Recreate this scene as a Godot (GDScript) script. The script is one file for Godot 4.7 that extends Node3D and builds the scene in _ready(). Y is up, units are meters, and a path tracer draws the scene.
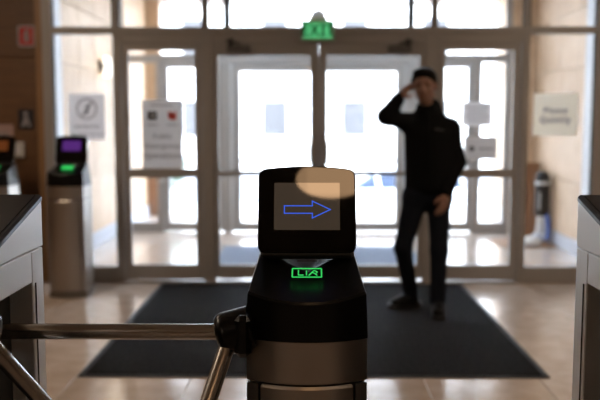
extends Node3D

# ------------------------------------------------------------------ state
var M := {}
var meshes := {}
var used := {}

const INNER := -7.0     # plane of the lobby storefront
const OUTER := -10.2    # plane of the street storefront

# ------------------------------------------------------------------ mesh helpers
func tri(st: SurfaceTool, a: Vector3, b: Vector3, c: Vector3, na: Vector3, nb: Vector3, nc: Vector3) -> void:
	if (b - a).cross(c - a).dot(na + nb + nc) > 0.0:
		var t := b; b = c; c = t
		var n := nb; nb = nc; nc = n
	for p in [[a, na], [b, nb], [c, nc]]:
		st.set_normal(p[1]); st.set_uv(Vector2(p[0].x + p[0].z, p[0].y)); st.add_vertex(p[0])

func flat_tri(st: SurfaceTool, a: Vector3, b: Vector3, c: Vector3, outward: Vector3) -> void:
	var n := (b - a).cross(c - a)
	if n.length() < 1e-12: return
	n = n.normalized()
	if n.dot(outward) < 0.0: n = -n
	tri(st, a, b, c, n, n, n)

func quad(st: SurfaceTool, a: Vector3, b: Vector3, c: Vector3, d: Vector3, outward: Vector3) -> void:
	flat_tri(st, a, b, c, outward); flat_tri(st, a, c, d, outward)

func new_st() -> SurfaceTool:
	var st := SurfaceTool.new(); st.begin(Mesh.PRIMITIVE_TRIANGLES); return st

# a box with chamfered edges, added to a SurfaceTool
func add_box(st: SurfaceTool, size: Vector3, ch := 0.003, at := Vector3.ZERO, turn := Basis.IDENTITY) -> void:
	var h := size / 2.0
	var c: float = min(ch, min(h.x, min(h.y, h.z)) * 0.9)
	var P := func(sx, sy, sz, axis):
		var v := Vector3(sx * (h.x - (0.0 if axis == 0 else c)), sy * (h.y - (0.0 if axis == 1 else c)), sz * (h.z - (0.0 if axis == 2 else c)))
		return at + turn * v
	for s in [-1, 1]:
		quad(st, P.call(s, -1, -1, 0), P.call(s, 1, -1, 0), P.call(s, 1, 1, 0), P.call(s, -1, 1, 0), turn * Vector3(s, 0, 0))
		quad(st, P.call(-1, s, -1, 1), P.call(1, s, -1, 1), P.call(1, s, 1, 1), P.call(-1, s, 1, 1), turn * Vector3(0, s, 0))
		quad(st, P.call(-1, -1, s, 2), P.call(1, -1, s, 2), P.call(1, 1, s, 2), P.call(-1, 1, s, 2), turn * Vector3(0, 0, s))
		for t in [-1, 1]:
			quad(st, P.call(s, t, -1, 0), P.call(s, t, 1, 0), P.call(s, t, 1, 1), P.call(s, t, -1, 1), turn * Vector3(s, t, 0))
			quad(st, P.call(s, -1, t, 0), P.call(s, 1, t, 0), P.call(s, 1, t, 2), P.call(s, -1, t, 2), turn * Vector3(s, 0, t))
			quad(st, P.call(-1, s, t, 1), P.call(1, s, t, 1), P.call(1, s, t, 2), P.call(-1, s, t, 2), turn * Vector3(0, s, t))
			for u in [-1, 1]:
				flat_tri(st, P.call(s, t, u, 0), P.call(s, t, u, 1), P.call(s, t, u, 2), turn * Vector3(s, t, u))

func box_mesh(size: Vector3, ch := 0.003) -> Mesh:
	var key := "b%s/%s" % [size, ch]
	if not meshes.has(key):
		var st := new_st(); add_box(st, size, ch); meshes[key] = st.commit()
	return meshes[key]

# polygon in XY pushed out along z from z0 to z1, front edge bevelled
func add_prism(st: SurfaceTool, poly: PackedVector2Array, z0: float, z1: float, bevel := 0.0) -> void:
	var n := poly.size()
	var inner := poly
	if bevel > 0.0:
		var off := Geometry2D.offset_polygon(poly, -bevel, Geometry2D.JOIN_MITER)
		inner = PackedVector2Array()
		if off.size() > 0 and off[0].size() == n:
			# same corner count: match by nearest corner
			for p in poly:
				var best := Vector2.ZERO; var bd := 1e9
				for q in off[0]:
					if q.distance_to(p) < bd: bd = q.distance_to(p); best = q
				inner.append(best)
		else:
			inner = poly
	var mid := Vector2.ZERO
	for p in poly: mid += p / n
	var zf: float = z1 - (bevel if inner != poly else 0.0)
	for tr in [[inner, z1, 1.0], [poly, z0, -1.0]]:
		var ids := Geometry2D.triangulate_polygon(tr[0])
		for i in range(0, ids.size(), 3):
			var a: Vector2 = tr[0][ids[i]]; var b: Vector2 = tr[0][ids[i + 1]]; var c: Vector2 = tr[0][ids[i + 2]]
			flat_tri(st, Vector3(a.x, a.y, tr[1]), Vector3(b.x, b.y, tr[1]), Vector3(c.x, c.y, tr[1]), Vector3(0, 0, tr[2]))
	var cw := Geometry2D.is_polygon_clockwise(poly)
	for i in n:
		var a := poly[i]; var b := poly[(i + 1) % n]
		var e := b - a
		var o := Vector2(-e.y, e.x) if cw else Vector2(e.y, -e.x)
		quad(st, Vector3(a.x, a.y, z0), Vector3(b.x, b.y, z0), Vector3(b.x, b.y, zf), Vector3(a.x, a.y, zf), Vector3(o.x, o.y, 0))
		if inner != poly:
			var a2 := inner[i]; var b2 := inner[(i + 1) % n]
			quad(st, Vector3(a.x, a.y, zf), Vector3(b.x, b.y, zf), Vector3(b2.x, b2.y, z1), Vector3(a2.x, a2.y, z1), Vector3(o.x, o.y, 0).normalized() + Vector3(0, 0, 1))

func round_rect(w: float, h: float, r: float, seg := 5, arch := 0.0) -> PackedVector2Array:
	var out := PackedVector2Array()
	for c in [[w / 2 - r, h / 2 - r, 0.0], [-w / 2 + r, h / 2 - r, 90.0], [-w / 2 + r, -h / 2 + r, 180.0], [w / 2 - r, -h / 2 + r, 270.0]]:
		for k in seg + 1:
			var a := deg_to_rad(c[2] + 90.0 * k / seg)
			var p := Vector2(c[0] + r * cos(a), c[1] + r * sin(a))
			out.append(p)
		if c[2] == 0.0 and arch > 0.0:
			for k in range(1, 12):
				var x: float = lerp(w / 2 - r, -w / 2 + r, k / 12.0)
				out.append(Vector2(x, h / 2 + arch * (1.0 - pow(2.0 * x / (w - 2 * r), 2))))
	return out

func add_tube(st: SurfaceTool, path: Array, r: float, sides := 16, r_end := -1.0) -> void:
	var rings := []
	var up := Vector3(0.31, 0.87, 0.39)
	for i in path.size():
		var d: Vector3 = (path[min(i + 1, path.size() - 1)] - path[max(i - 1, 0)]).normalized()
		var s := d.cross(up).normalized(); var t := d.cross(s).normalized()
		var rr: float = r if r_end < 0.0 else lerp(r, r_end, float(i) / (path.size() - 1))
		var ring := []
		for k in sides:
			var a := TAU * k / sides
			var n := s * cos(a) + t * sin(a)
			ring.append([path[i] + n * rr, n])
		rings.append(ring)
	for i in path.size() - 1:
		for k in sides:
			var a = rings[i][k]; var b = rings[i][(k + 1) % sides]; var c = rings[i + 1][(k + 1) % sides]; var d2 = rings[i + 1][k]
			tri(st, a[0], b[0], c[0], a[1], b[1], c[1]); tri(st, a[0], c[0], d2[0], a[1], c[1], d2[1])
	for e in [[0, path[0] - path[1]], [path.size() - 1, path[-1] - path[-2]]]:
		var n2: Vector3 = e[1].normalized()
		for k in sides:
			tri(st, path[e[0]], rings[e[0]][k][0], rings[e[0]][(k + 1) % sides][0], n2, n2, n2)

# profile of (radius, height) turned about y
func add_lathe(st: SurfaceTool, prof: Array, seg := 24, at := Vector3.ZERO, turn := Basis.IDENTITY) -> void:
	for i in prof.size() - 1:
		var p: Vector2 = prof[i]; var q: Vector2 = prof[i + 1]
		var e := q - p
		if e.length() < 1e-7: continue
		var nn := Vector2(e.y, -e.x).normalized()
		for k in seg:
			var a := TAU * k / seg; var b := TAU * (k + 1) / seg
			var A := Vector3(cos(a), 0, sin(a)); var B := Vector3(cos(b), 0, sin(b))
			var na := turn * (A * nn.x + Vector3(0, nn.y, 0)); var nb := turn * (B * nn.x + Vector3(0, nn.y, 0))
			var v0 := at + turn * (A * p.x + Vector3(0, p.y, 0)); var v1 := at + turn * (B * p.x + Vector3(0, p.y, 0))
			var v2 := at + turn * (B * q.x + Vector3(0, q.y, 0)); var v3 := at + turn * (A * q.x + Vector3(0, q.y, 0))
			if p.x > 1e-6: tri(st, v0, v1, v2, na, nb, nb)
			if q.x > 1e-6: tri(st, v0, v2, v3, na, nb, na)

# rings with equal point counts joined by walls; ends closed. Walls that meet at less than 40 degrees are shaded smooth
func add_loft(st: SurfaceTool, rings: Array, close_bottom := true, close_top := true) -> void:
	var n: int = rings[0].size()
	for i in rings.size() - 1:
		var mid := Vector3.ZERO
		for p in rings[i]: mid += p / n
		var fn := []
		for k in n:
			var a: Vector3 = rings[i][k]; var b: Vector3 = rings[i][(k + 1) % n]; var c: Vector3 = rings[i + 1][(k + 1) % n]; var d: Vector3 = rings[i + 1][k]
			var o := (a + b) / 2.0 - mid; o.y = 0.0
			var m := (c - a).cross(d - b)
			m = m.normalized() if m.length() > 1e-12 else Vector3.ZERO
			fn.append(-m if m.dot(o) < 0.0 else m)
		for k in n:
			var k1: int = (k + 1) % n
			var m0: Vector3 = fn[k]; var ml: Vector3 = fn[(k + n - 1) % n]; var mr: Vector3 = fn[k1]
			var na := (m0 + ml).normalized() if m0.dot(ml) > 0.77 else m0
			var nb := (m0 + mr).normalized() if m0.dot(mr) > 0.77 else m0
			if m0 == Vector3.ZERO: continue
			tri(st, rings[i][k], rings[i][k1], rings[i + 1][k1], na, nb, nb)
			tri(st, rings[i][k], rings[i + 1][k1], rings[i + 1][k], na, nb, na)
	for e in [[0, Vector3.DOWN, close_bottom], [rings.size() - 1, Vector3.UP, close_top]]:
		if not e[2]: continue
		var mid2 := Vector3.ZERO
		for p in rings[e[0]]: mid2 += p / n
		for k in n:
			flat_tri(st, mid2, rings[e[0]][k], rings[e[0]][(k + 1) % n], e[1])

# ------------------------------------------------------------------ node helpers
func numbered(called: String) -> String:
	used[called] = used.get(called, -1) + 1
	return called if used[called] == 0 else "%s_%03d" % [called, used[called]]

func thing(called: String, label: String, category: String, at := Vector3.ZERO, turn := 0.0, group := "") -> Node3D:
	var o := Node3D.new(); o.name = numbered(called); add_child(o)
	o.position = at; o.rotation.y = turn
	o.set_meta("label", label); o.set_meta("category", category)
	if group: o.set_meta("group", group)
	return o

func setting(called: String, label: String, category: String, at := Vector3.ZERO) -> Node3D:
	var o := Node3D.new(); o.name = called; add_child(o); o.position = at
	o.set_meta("kind", "structure"); o.set_meta("label", label); o.set_meta("category", category)
	return o

func part(parent: Node3D, called: String, mesh: Mesh, m: Material, at := Vector3.ZERO, turn := Basis.IDENTITY, label := "") -> MeshInstance3D:
	var o := MeshInstance3D.new(); o.name = called; o.mesh = mesh; o.material_override = m
	parent.add_child(o, true)
	o.transform = Transform3D(turn, at)
	if label: o.set_meta("label", label)
	return o

func bpart(parent: Node3D, called: String, size: Vector3, at: Vector3, m: Material, ch := 0.003, turn := Basis.IDENTITY) -> MeshInstance3D:
	return part(parent, called, box_mesh(size, ch), m, at, turn)

# box from corner to corner, in the parent's axes
func span(parent: Node3D, called: String, a: Vector3, b: Vector3, m: Material, ch := 0.003) -> MeshInstance3D:
	return bpart(parent, called, (b - a).abs(), (a + b) / 2.0, m, ch)

func stpart(parent: Node3D, called: String, st: SurfaceTool, m: Material, at := Vector3.ZERO, turn := Basis.IDENTITY, label := "") -> MeshInstance3D:
	return part(parent, called, st.commit(), m, at, turn, label)

# ------------------------------------------------------------------ materials
func mat(c: Color, rough := 0.6, metal := 0.0) -> StandardMaterial3D:
	var m := StandardMaterial3D.new(); m.albedo_color = c; m.roughness = rough; m.metallic = metal
	return m

func noise_tex(freq: float, c0: Color, c1: Color, sd: int, oct := 4, size := 512) -> NoiseTexture2D:
	var n := FastNoiseLite.new(); n.seed = sd; n.frequency = freq; n.fractal_octaves = oct
	var g := Gradient.new(); g.set_color(0, c0); g.set_color(1, c1)
	var t := NoiseTexture2D.new(); t.width = size; t.height = size; t.seamless = true; t.noise = n; t.color_ramp = g
	return t

func stone(c0: Color, c1: Color, rough: float, freq: float, sd: int, scale := 1.0) -> StandardMaterial3D:
	var m := mat(Color.WHITE, rough)
	m.albedo_texture = noise_tex(freq, c0, c1, sd)
	m.uv1_triplanar = true; m.uv1_world_triplanar = true; m.uv1_scale = Vector3.ONE * scale
	return m

# lines drawn out along one direction: brushed steel or wood grain
func grain_tex(c0: Color, c1: Color, sd: int, along_x := true, stretch := 40.0, w := 256) -> ImageTexture:
	var n := FastNoiseLite.new(); n.seed = sd; n.frequency = 0.05; n.fractal_octaves = 3
	var im := Image.create(w, w, false, Image.FORMAT_RGB8)
	for y in w:
		for x in w:
			var u: float = (x / stretch) if along_x else float(x)
			var v: float = float(y) if along_x else (y / stretch)
			var k: float = clamp(n.get_noise_2d(u * 4.0, v * 4.0) * 0.9 + 0.5, 0.0, 1.0)
			im.set_pixel(x, y, c0.lerp(c1, k))
	return ImageTexture.create_from_image(im)

func glow(c: Color, e: float) -> StandardMaterial3D:
	var m := mat(Color(0.02, 0.02, 0.02), 0.4)
	m.emission_enabled = true; m.emission = c; m.emission_energy_multiplier = e
	return m

func make_materials() -> void:
	# floors
	for k in 3:
		var d := [0.0, 0.02, -0.02][k] as float
		var t := stone(Color(0.665 + d, 0.60 + d, 0.545 + d), Color(0.75 + d, 0.685 + d, 0.63 + d), 0.20, 0.012, 11 + k, 0.8)
		t.roughness_texture = noise_tex(0.02, Color(0.75, 0.75, 0.75), Color(1, 1, 1), 31 + k)
		M["tile%d" % k] = t
		M["tan%d" % k] = stone(Color(0.71 + d, 0.60 + d, 0.48 + d), Color(0.78 + d, 0.67 + d, 0.555 + d), 0.55, 0.01, 21 + k, 0.7)
		var wd := mat(Color.WHITE, 0.5)
		wd.albedo_texture = grain_tex(Color(0.31 + d, 0.20 + d, 0.10 + d), Color(0.41 + d, 0.275 + d, 0.15 + d), 41 + k, true, 30.0)
		wd.uv1_triplanar = true; wd.uv1_world_triplanar = true; wd.uv1_scale = Vector3(0.8, 1.6, 0.8)
		M["panel%d" % k] = wd
	M.grout = mat(Color(0.36, 0.32, 0.28), 0.9)
	M.plaster = stone(Color(0.42, 0.33, 0.26), Color(0.47, 0.37, 0.30), 0.85, 0.02, 5)
	M.rear_wall = stone(Color(0.44, 0.33, 0.25), Color(0.50, 0.385, 0.295), 0.8, 0.02, 7)
	M.ceiling = stone(Color(0.62, 0.57, 0.52), Color(0.67, 0.615, 0.565), 0.9, 0.03, 6)
	M.white = mat(Color(0.86, 0.87, 0.89), 0.6)
	M.wood = mat(Color.WHITE, 0.45); M.wood.albedo_texture = grain_tex(Color(0.50, 0.36, 0.23), Color(0.60, 0.45, 0.30), 51, false, 30.0)
	M.wood.uv1_triplanar = true; M.wood.uv1_world_triplanar = true
	M.brown = mat(Color(0.55, 0.39, 0.27), 0.7)
	M.base = mat(Color(0.72, 0.73, 0.76), 0.5)
	M.base_lobby = mat(Color(0.62, 0.56, 0.50), 0.5)
	# frames
	M.frame = mat(Color(0.60, 0.58, 0.56), 0.45, 0.1)
	M.closer = mat(Color(0.36, 0.35, 0.345), 0.5)
	M.rubber = mat(Color(0.05, 0.05, 0.055), 0.7)
	M.glass = mat(Color(0.80, 0.84, 0.82, 0.008), 0.0); M.glass.transparency = BaseMaterial3D.TRANSPARENCY_ALPHA
	# steel
	M.steel = mat(Color(0.86, 0.86, 0.855), 0.50, 1.0)
	M.steel_post = mat(Color(0.68, 0.65, 0.615), 0.34, 1.0)
	M.steel_dark = mat(Color(0.50, 0.48, 0.46), 0.4, 1.0)
	M.chrome = mat(Color(0.70, 0.68, 0.65), 0.24, 1.0)
	M.black = mat(Color(0.03, 0.029, 0.028), 0.30); M.black.metallic_specular = 0.35
	M.black_matte = mat(Color(0.03, 0.03, 0.032), 0.6)
	M.bezel = mat(Color(0.022, 0.022, 0.024), 0.03)
	M.recess = mat(Color(0.055, 0.05, 0.047), 0.8)
	# mats
	M.mat_pile = stone(Color(0.02, 0.02, 0.02), Color(0.185, 0.18, 0.178), 0.95, 0.05, 71, 1.5); M.mat_pile.metallic_specular = 0.2
	M.mat_blue = stone(Color(0.30, 0.33, 0.39), Color(0.40, 0.43, 0.49), 0.95, 0.16, 73, 4.0)
	# outside
	M.concrete = stone(Color(0.74, 0.73, 0.71), Color(0.80, 0.79, 0.77), 0.85, 0.02, 81)
	M.asphalt = stone(Color(0.40, 0.40, 0.41), Color(0.48, 0.48, 0.49), 0.9, 0.1, 82)
	M.facade = stone(Color(0.80, 0.79, 0.77), Color(0.86, 0.85, 0.83), 0.85, 0.02, 83)
	M.window_dark = mat(Color(0.275, 0.275, 0.28), 0.15); M.window_dark.metallic_specular = 0.2
	M.leaf = mat(Color(0.20, 0.33, 0.13), 0.6)
	M.bark = mat(Color(0.35, 0.28, 0.22), 0.9)
	M.car = mat(Color(0.86, 0.87, 0.89), 0.25); M.car.clearcoat_enabled = true
	M.car_glass = mat(Color(0.12, 0.17, 0.25), 0.1)
	# paper
	M.paper = mat(Color(0.80, 0.78, 0.80), 0.8)
	M.paper_grey = mat(Color(0.74, 0.73, 0.73), 0.8)
	M.paper_yellow = mat(Color(0.90, 0.86, 0.68), 0.8)
	for q in ["paper", "paper_grey", "paper_yellow"]:
		M[q].backlight_enabled = true; M[q].backlight = Color(1, 1, 1) if q != "paper_grey" else Color(0.85, 0.85, 0.85)
	M.ink = mat(Color(0.16, 0.15, 0.17), 0.8)
	M.ink_soft = mat(Color(0.55, 0.53, 0.54), 0.8)
	M.red = mat(Color(0.72, 0.10, 0.09), 0.6); M.red_print = mat(Color(0.78, 0.30, 0.27), 0.7); M.red_print.backlight_enabled = true; M.red_print.backlight = Color(0.7, 0.30, 0.27)
	M.plastic_white = mat(Color(0.82, 0.81, 0.79), 0.5)
	M.clear_dome = mat(Color(0.88, 0.89, 0.91), 0.4); M.clear_dome.backlight_enabled = true; M.clear_dome.backlight = Color(0.85, 0.86, 0.88)
	M.plastic_blue = mat(Color(0.22, 0.36, 0.66), 0.5)
	M.card = mat(Color(0.55, 0.40, 0.28), 0.85)
	# people
	M.skin = mat(Color(0.54, 0.40, 0.335), 0.55); M.skin.subsurf_scatter_enabled = true; M.skin.subsurf_scatter_strength = 0.15
	M.hair = mat(Color(0.03, 0.026, 0.025), 0.65); M.hair.metallic_specular = 0.25
	M.jacket = mat(Color(0.045, 0.047, 0.053), 0.9); M.jacket.metallic_specular = 0.25
	M.jeans = mat(Color(0.055, 0.07, 0.105), 0.9); M.jeans.metallic_specular = 0.3
	M.shoe = mat(Color(0.035, 0.033, 0.034), 0.6); M.shoe.metallic_specular = 0.3
	M.patch = mat(Color(0.13, 0.13, 0.14), 0.8)
	M.eye = mat(Color(0.06, 0.05, 0.05), 0.3)
	M.lip = mat(Color(0.50, 0.29, 0.25), 0.5)

# ------------------------------------------------------------------ lettering
func text_mesh(s: String, h: float, bold := true) -> TextMesh:
	var t := TextMesh.new(); t.text = s
	var f := SystemFont.new(); f.font_names = PackedStringArray(["Droid Sans"]); f.font_weight = 700 if bold else 400
	t.font = f; t.font_size = 64; t.pixel_size = h / 46.0; t.depth = 0.0015
	return t

# ------------------------------------------------------------------ room
func tiles(parent: Node3D, called: String, mats: String, x0: float, x1: float, z0: float, z1: float, s: float, y: float, sd: int) -> void:
	var rng := RandomNumberGenerator.new(); rng.seed = sd
	var nx := int(round((x1 - x0) / s)); var nz := int(round((z1 - z0) / s))
	var w := (x1 - x0) / nx; var l := (z1 - z0) / nz
	var me := box_mesh(Vector3(w - 0.004, 0.02, l - 0.004), 0.0015)
	for i in nx:
		for j in nz:
			part(parent, called, me, M["%s%d" % [mats, rng.randi() % 3]], Vector3(x0 + w * (i + 0.5), y - 0.01 - rng.randf() * 0.0006, z0 + l * (j + 0.5)))

# panels on a wall that faces along `face` (x or z), standing 12 mm proud of it
func panels(parent: Node3D, called: String, mats: String, a: Vector3, b: Vector3, w: float, h: float, th: float, sd: int) -> void:
	var rng := RandomNumberGenerator.new(); rng.seed = sd
	var along_x: bool = abs(b.x - a.x) > abs(b.z - a.z)
	var len: float = abs(b.x - a.x) if along_x else abs(b.z - a.z)
	var n := int(max(1.0, round(len / w))); var m := int(max(1.0, round((b.y - a.y) / h)))
	var pw := len / n; var ph := (b.y - a.y) / m
	var me := box_mesh(Vector3(pw - 0.006, ph - 0.006, th) if along_x else Vector3(th, ph - 0.006, pw - 0.006), 0.003)
	for i in n:
		for j in m:
			var p := a
			if along_x: p.x = min(a.x, b.x) + pw * (i + 0.5)
			else: p.z = min(a.z, b.z) + pw * (i + 0.5)
			p.y = a.y + ph * (j + 0.5)
			part(parent, called, me, M["%s%d" % [mats, rng.randi() % 3]], p)

func build_room() -> void:
	# lobby floor
	var fl := setting("floor", "glossy beige stone tile floor of the lobby", "floor")
	span(fl, "screed", Vector3(-4.6, -0.25, INNER - 0.11), Vector3(4.6, -0.021, 5.1), M.grout, 0.0)
	tiles(fl, "tile", "tile", -4.5, 4.5, INNER - 0.1, 4.9, 0.66, 0.0, 3)
	var fv := setting("floor_vestibule", "stone tile floor of the entrance vestibule behind the glass doors", "floor")
	span(fv, "screed", Vector3(-2.7, -0.25, -12.6), Vector3(3.15, -0.021, INNER - 0.11), M.grout, 0.0)
	tiles(fv, "tile", "tile", -2.4, 2.85, -12.6, INNER - 0.1, 0.6, 0.0, 4)
	# ceilings
	var ce := setting("ceiling", "dark beige plaster ceiling over the lobby", "ceiling")
	span(ce, "slab", Vector3(-4.7, 3.2, INNER - 0.11), Vector3(4.7, 3.45, 5.2), M.ceiling, 0.0)
	var cv := setting("ceiling_vestibule", "beige plaster vestibule ceiling extended outside as an added shading canopy", "ceiling")
	span(cv, "slab", Vector3(-2.7, 3.2, OUTER - 2.4), Vector3(3.15, 3.45, INNER - 0.11), M.ceiling, 0.0)  # runs on past the street doors, added there to shade the outer walls
	# lobby walls
	var wl := setting("wall_left", "brown panelled side wall of the lobby by the restroom side", "wall")
	span(wl, "core", Vector3(-4.7, 0, INNER - 0.2), Vector3(-4.5, 3.2, 5.2), M.plaster, 0.0)
	var wr := setting("wall_right", "brown plaster side wall of the lobby beside the yellow notice window", "wall")
	span(wr, "core", Vector3(4.5, 0, INNER - 0.2), Vector3(4.7, 3.2, 5.2), M.plaster, 0.0)
	var wb := setting("wall_back", "brown plaster wall at the rear of the lobby", "wall")
	span(wb, "core", Vector3(-4.5, 0, 5.0), Vector3(4.5, 3.2, 5.2), M.rear_wall, 0.0)
	# walls left and right of the storefront
	var fw := setting("wall_front_left", "brown panelled wall with the fire and restroom signs beside the glazing", "wall")
	span(fw, "core", Vector3(-4.5, 0, INNER - 0.22), Vector3(-2.30, 3.2, INNER - 0.02), M.plaster, 0.0)
	panels(fw, "panel", "panel", Vector3(-4.5, 0.12, INNER - 0.01), Vector3(-2.345, 3.2, INNER - 0.01), 0.53, 0.585, 0.02, 6)
	span(fw, "reveal", Vector3(-2.30, 0.0, INNER - 0.24), Vector3(-2.20, 3.2, INNER - 0.04), M.white, 0.004)
	var fr := setting("wall_front_right", "brown panelled wall beside the yellow notice window", "wall")
	span(fr, "core", Vector3(2.58, 0, INNER - 0.22), Vector3(4.5, 3.2, INNER - 0.02), M.plaster, 0.0)
	panels(fr, "panel", "panel", Vector3(2.66, 0.12, INNER - 0.01), Vector3(4.5, 3.2, INNER - 0.01), 0.53, 0.585, 0.02, 7)
	span(fr, "reveal", Vector3(2.48, 0.0, INNER - 0.24), Vector3(2.58, 3.2, INNER - 0.04), M.white, 0.004)
	var b1 := setting("baseboard_left", "pale stone skirting under the brown panelled wall", "baseboard")
	span(b1, "skirting", Vector3(-4.5, 0.0, INNER - 0.02), Vector3(-2.345, 0.115, INNER + 0.012), M.base_lobby)
	var b2 := setting("baseboard_right", "pale stone skirting under the panelled wall by the yellow notice", "baseboard")
	span(b2, "skirting", Vector3(2.66, 0.0, INNER - 0.02), Vector3(4.5, 0.115, INNER + 0.012), M.base_lobby)
	var t1 := setting("trim_1", "warm wooden casing strip at the end of the panelled wall with signs", "trim")
	span(t1, "casing", Vector3(-2.345, 0.0, INNER - 0.02), Vector3(-2.285, 3.2, INNER + 0.03), M.wood)
	var t2 := setting("trim_2", "wooden casing strip beside the window with the yellow notice", "trim")
	span(t2, "casing", Vector3(2.565, 0.0, INNER - 0.02), Vector3(2.66, 3.2, INNER + 0.03), M.wood)
	# vestibule walls, going on outside the street doors
	var vl := setting("wall_vestibule_left", "sunlit tan tiled vestibule wall with the sconce", "wall")
	span(vl, "core", Vector3(-2.7, 0, -12.25), Vector3(-2.415, 3.2, INNER - 0.22), M.concrete, 0.0)
	panels(vl, "panel", "tan", Vector3(-2.407, 0.16, -12.25), Vector3(-2.407, 3.2, INNER - 0.25), 0.6, 0.6, 0.016, 8)
	span(vl, "corner_post", Vector3(-2.4, 0.0, -12.25), Vector3(-2.19, 3.2, -12.02), M.tan0)
	span(vl, "brown_cladding", Vector3(-2.4, 0.0, -12.02), Vector3(-2.18, 1.06, -12.0), M.brown)
	var b3 := setting("baseboard_vestibule_left", "pale bluish skirting along the vestibule wall with the sconce", "baseboard")
	span(b3, "skirting", Vector3(-2.415, 0, -12.0), Vector3(-2.385, 0.155, INNER - 0.25), M.base)
	var vr := setting("wall_vestibule_right", "tan tiled vestibule wall behind the upright floor cleaner", "wall")
	span(vr, "core", Vector3(2.865, 0, -12.25), Vector3(3.15, 3.2, INNER - 0.22), M.concrete, 0.0)
	panels(vr, "panel", "tan", Vector3(2.857, 0.16, -12.25), Vector3(2.857, 3.2, INNER - 0.25), 0.6, 0.6, 0.016, 9)
	span(vr, "pilaster", Vector3(2.56, 0.0, OUTER - 0.12), Vector3(2.849, 3.2, OUTER + 0.10), M.tan1)
	var b4 := setting("baseboard_vestibule_right", "pale bluish skirting under the vestibule wall behind the floor cleaner", "baseboard")
	span(b4, "skirting", Vector3(2.835, 0, OUTER + 0.11), Vector3(2.865, 0.155, INNER - 0.25), M.base)

# ------------------------------------------------------------------ storefronts
# one glazed leaf: stiles, rails and two panes, with the origin at its hinge foot
func leaf(called: String, label: String, x0: float, x1: float, y0: float, y1: float, z: float, sl: float, sr: float, top: float, mid0: float, mid1: float, bottom: float, m: Material, th := 0.045) -> Node3D:
	var o := setting(called, label, "door", Vector3((x0 + x1) / 2, 0, z))
	var w := (x1 - x0) / 2
	var t := th / 2
	span(o, "stile", Vector3(-w, y0, -t), Vector3(-w + sl, y1, t), m)
	span(o, "stile", Vector3(w - sr, y0, -t), Vector3(w, y1, t), m)
	span(o, "top_rail", Vector3(-w + sl, y1 - top, -t), Vector3(w - sr, y1, t), m)
	span(o, "bottom_rail", Vector3(-w + sl, y0, -t), Vector3(w - sr, y0 + bottom, t), m)
	if mid1 > mid0:
		span(o, "middle_rail", Vector3(-w + sl, mid0, -t), Vector3(w - sr, mid1, t), m)
		span(o, "pane", Vector3(-w + sl - 0.004, y0 + bottom - 0.004, -0.003), Vector3(w - sr + 0.004, mid0 + 0.004, 0.003), M.glass, 0.0)
		span(o, "pane", Vector3(-w + sl - 0.004, mid1 - 0.004, -0.003), Vector3(w - sr + 0.004, y1 - top + 0.004, 0.003), M.glass, 0.0)
	else:
		span(o, "pane", Vector3(-w + sl - 0.004, y0 + bottom - 0.004, -0.003), Vector3(w - sr + 0.004, y1 - top + 0.004, 0.003), M.glass, 0.0)
	return o

func fixed_pane(called: String, label: String, x0: float, x1: float, y0: float, y1: float, z: float) -> void:
	var o := setting(called, label, "window", Vector3((x0 + x1) / 2, y0, z))
	var w := (x1 - x0) / 2
	span(o, "pane", Vector3(-w - 0.006, -0.006, -0.003), Vector3(w + 0.006, y1 - y0 + 0.006, 0.003), M.glass, 0.0)
	# glazing bead round the pane
	for s in [-1, 1]:
		span(o, "bead", Vector3(s * w, 0, -0.012), Vector3(s * (w - 0.012), y1 - y0, 0.012), M.rubber, 0.002)

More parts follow.
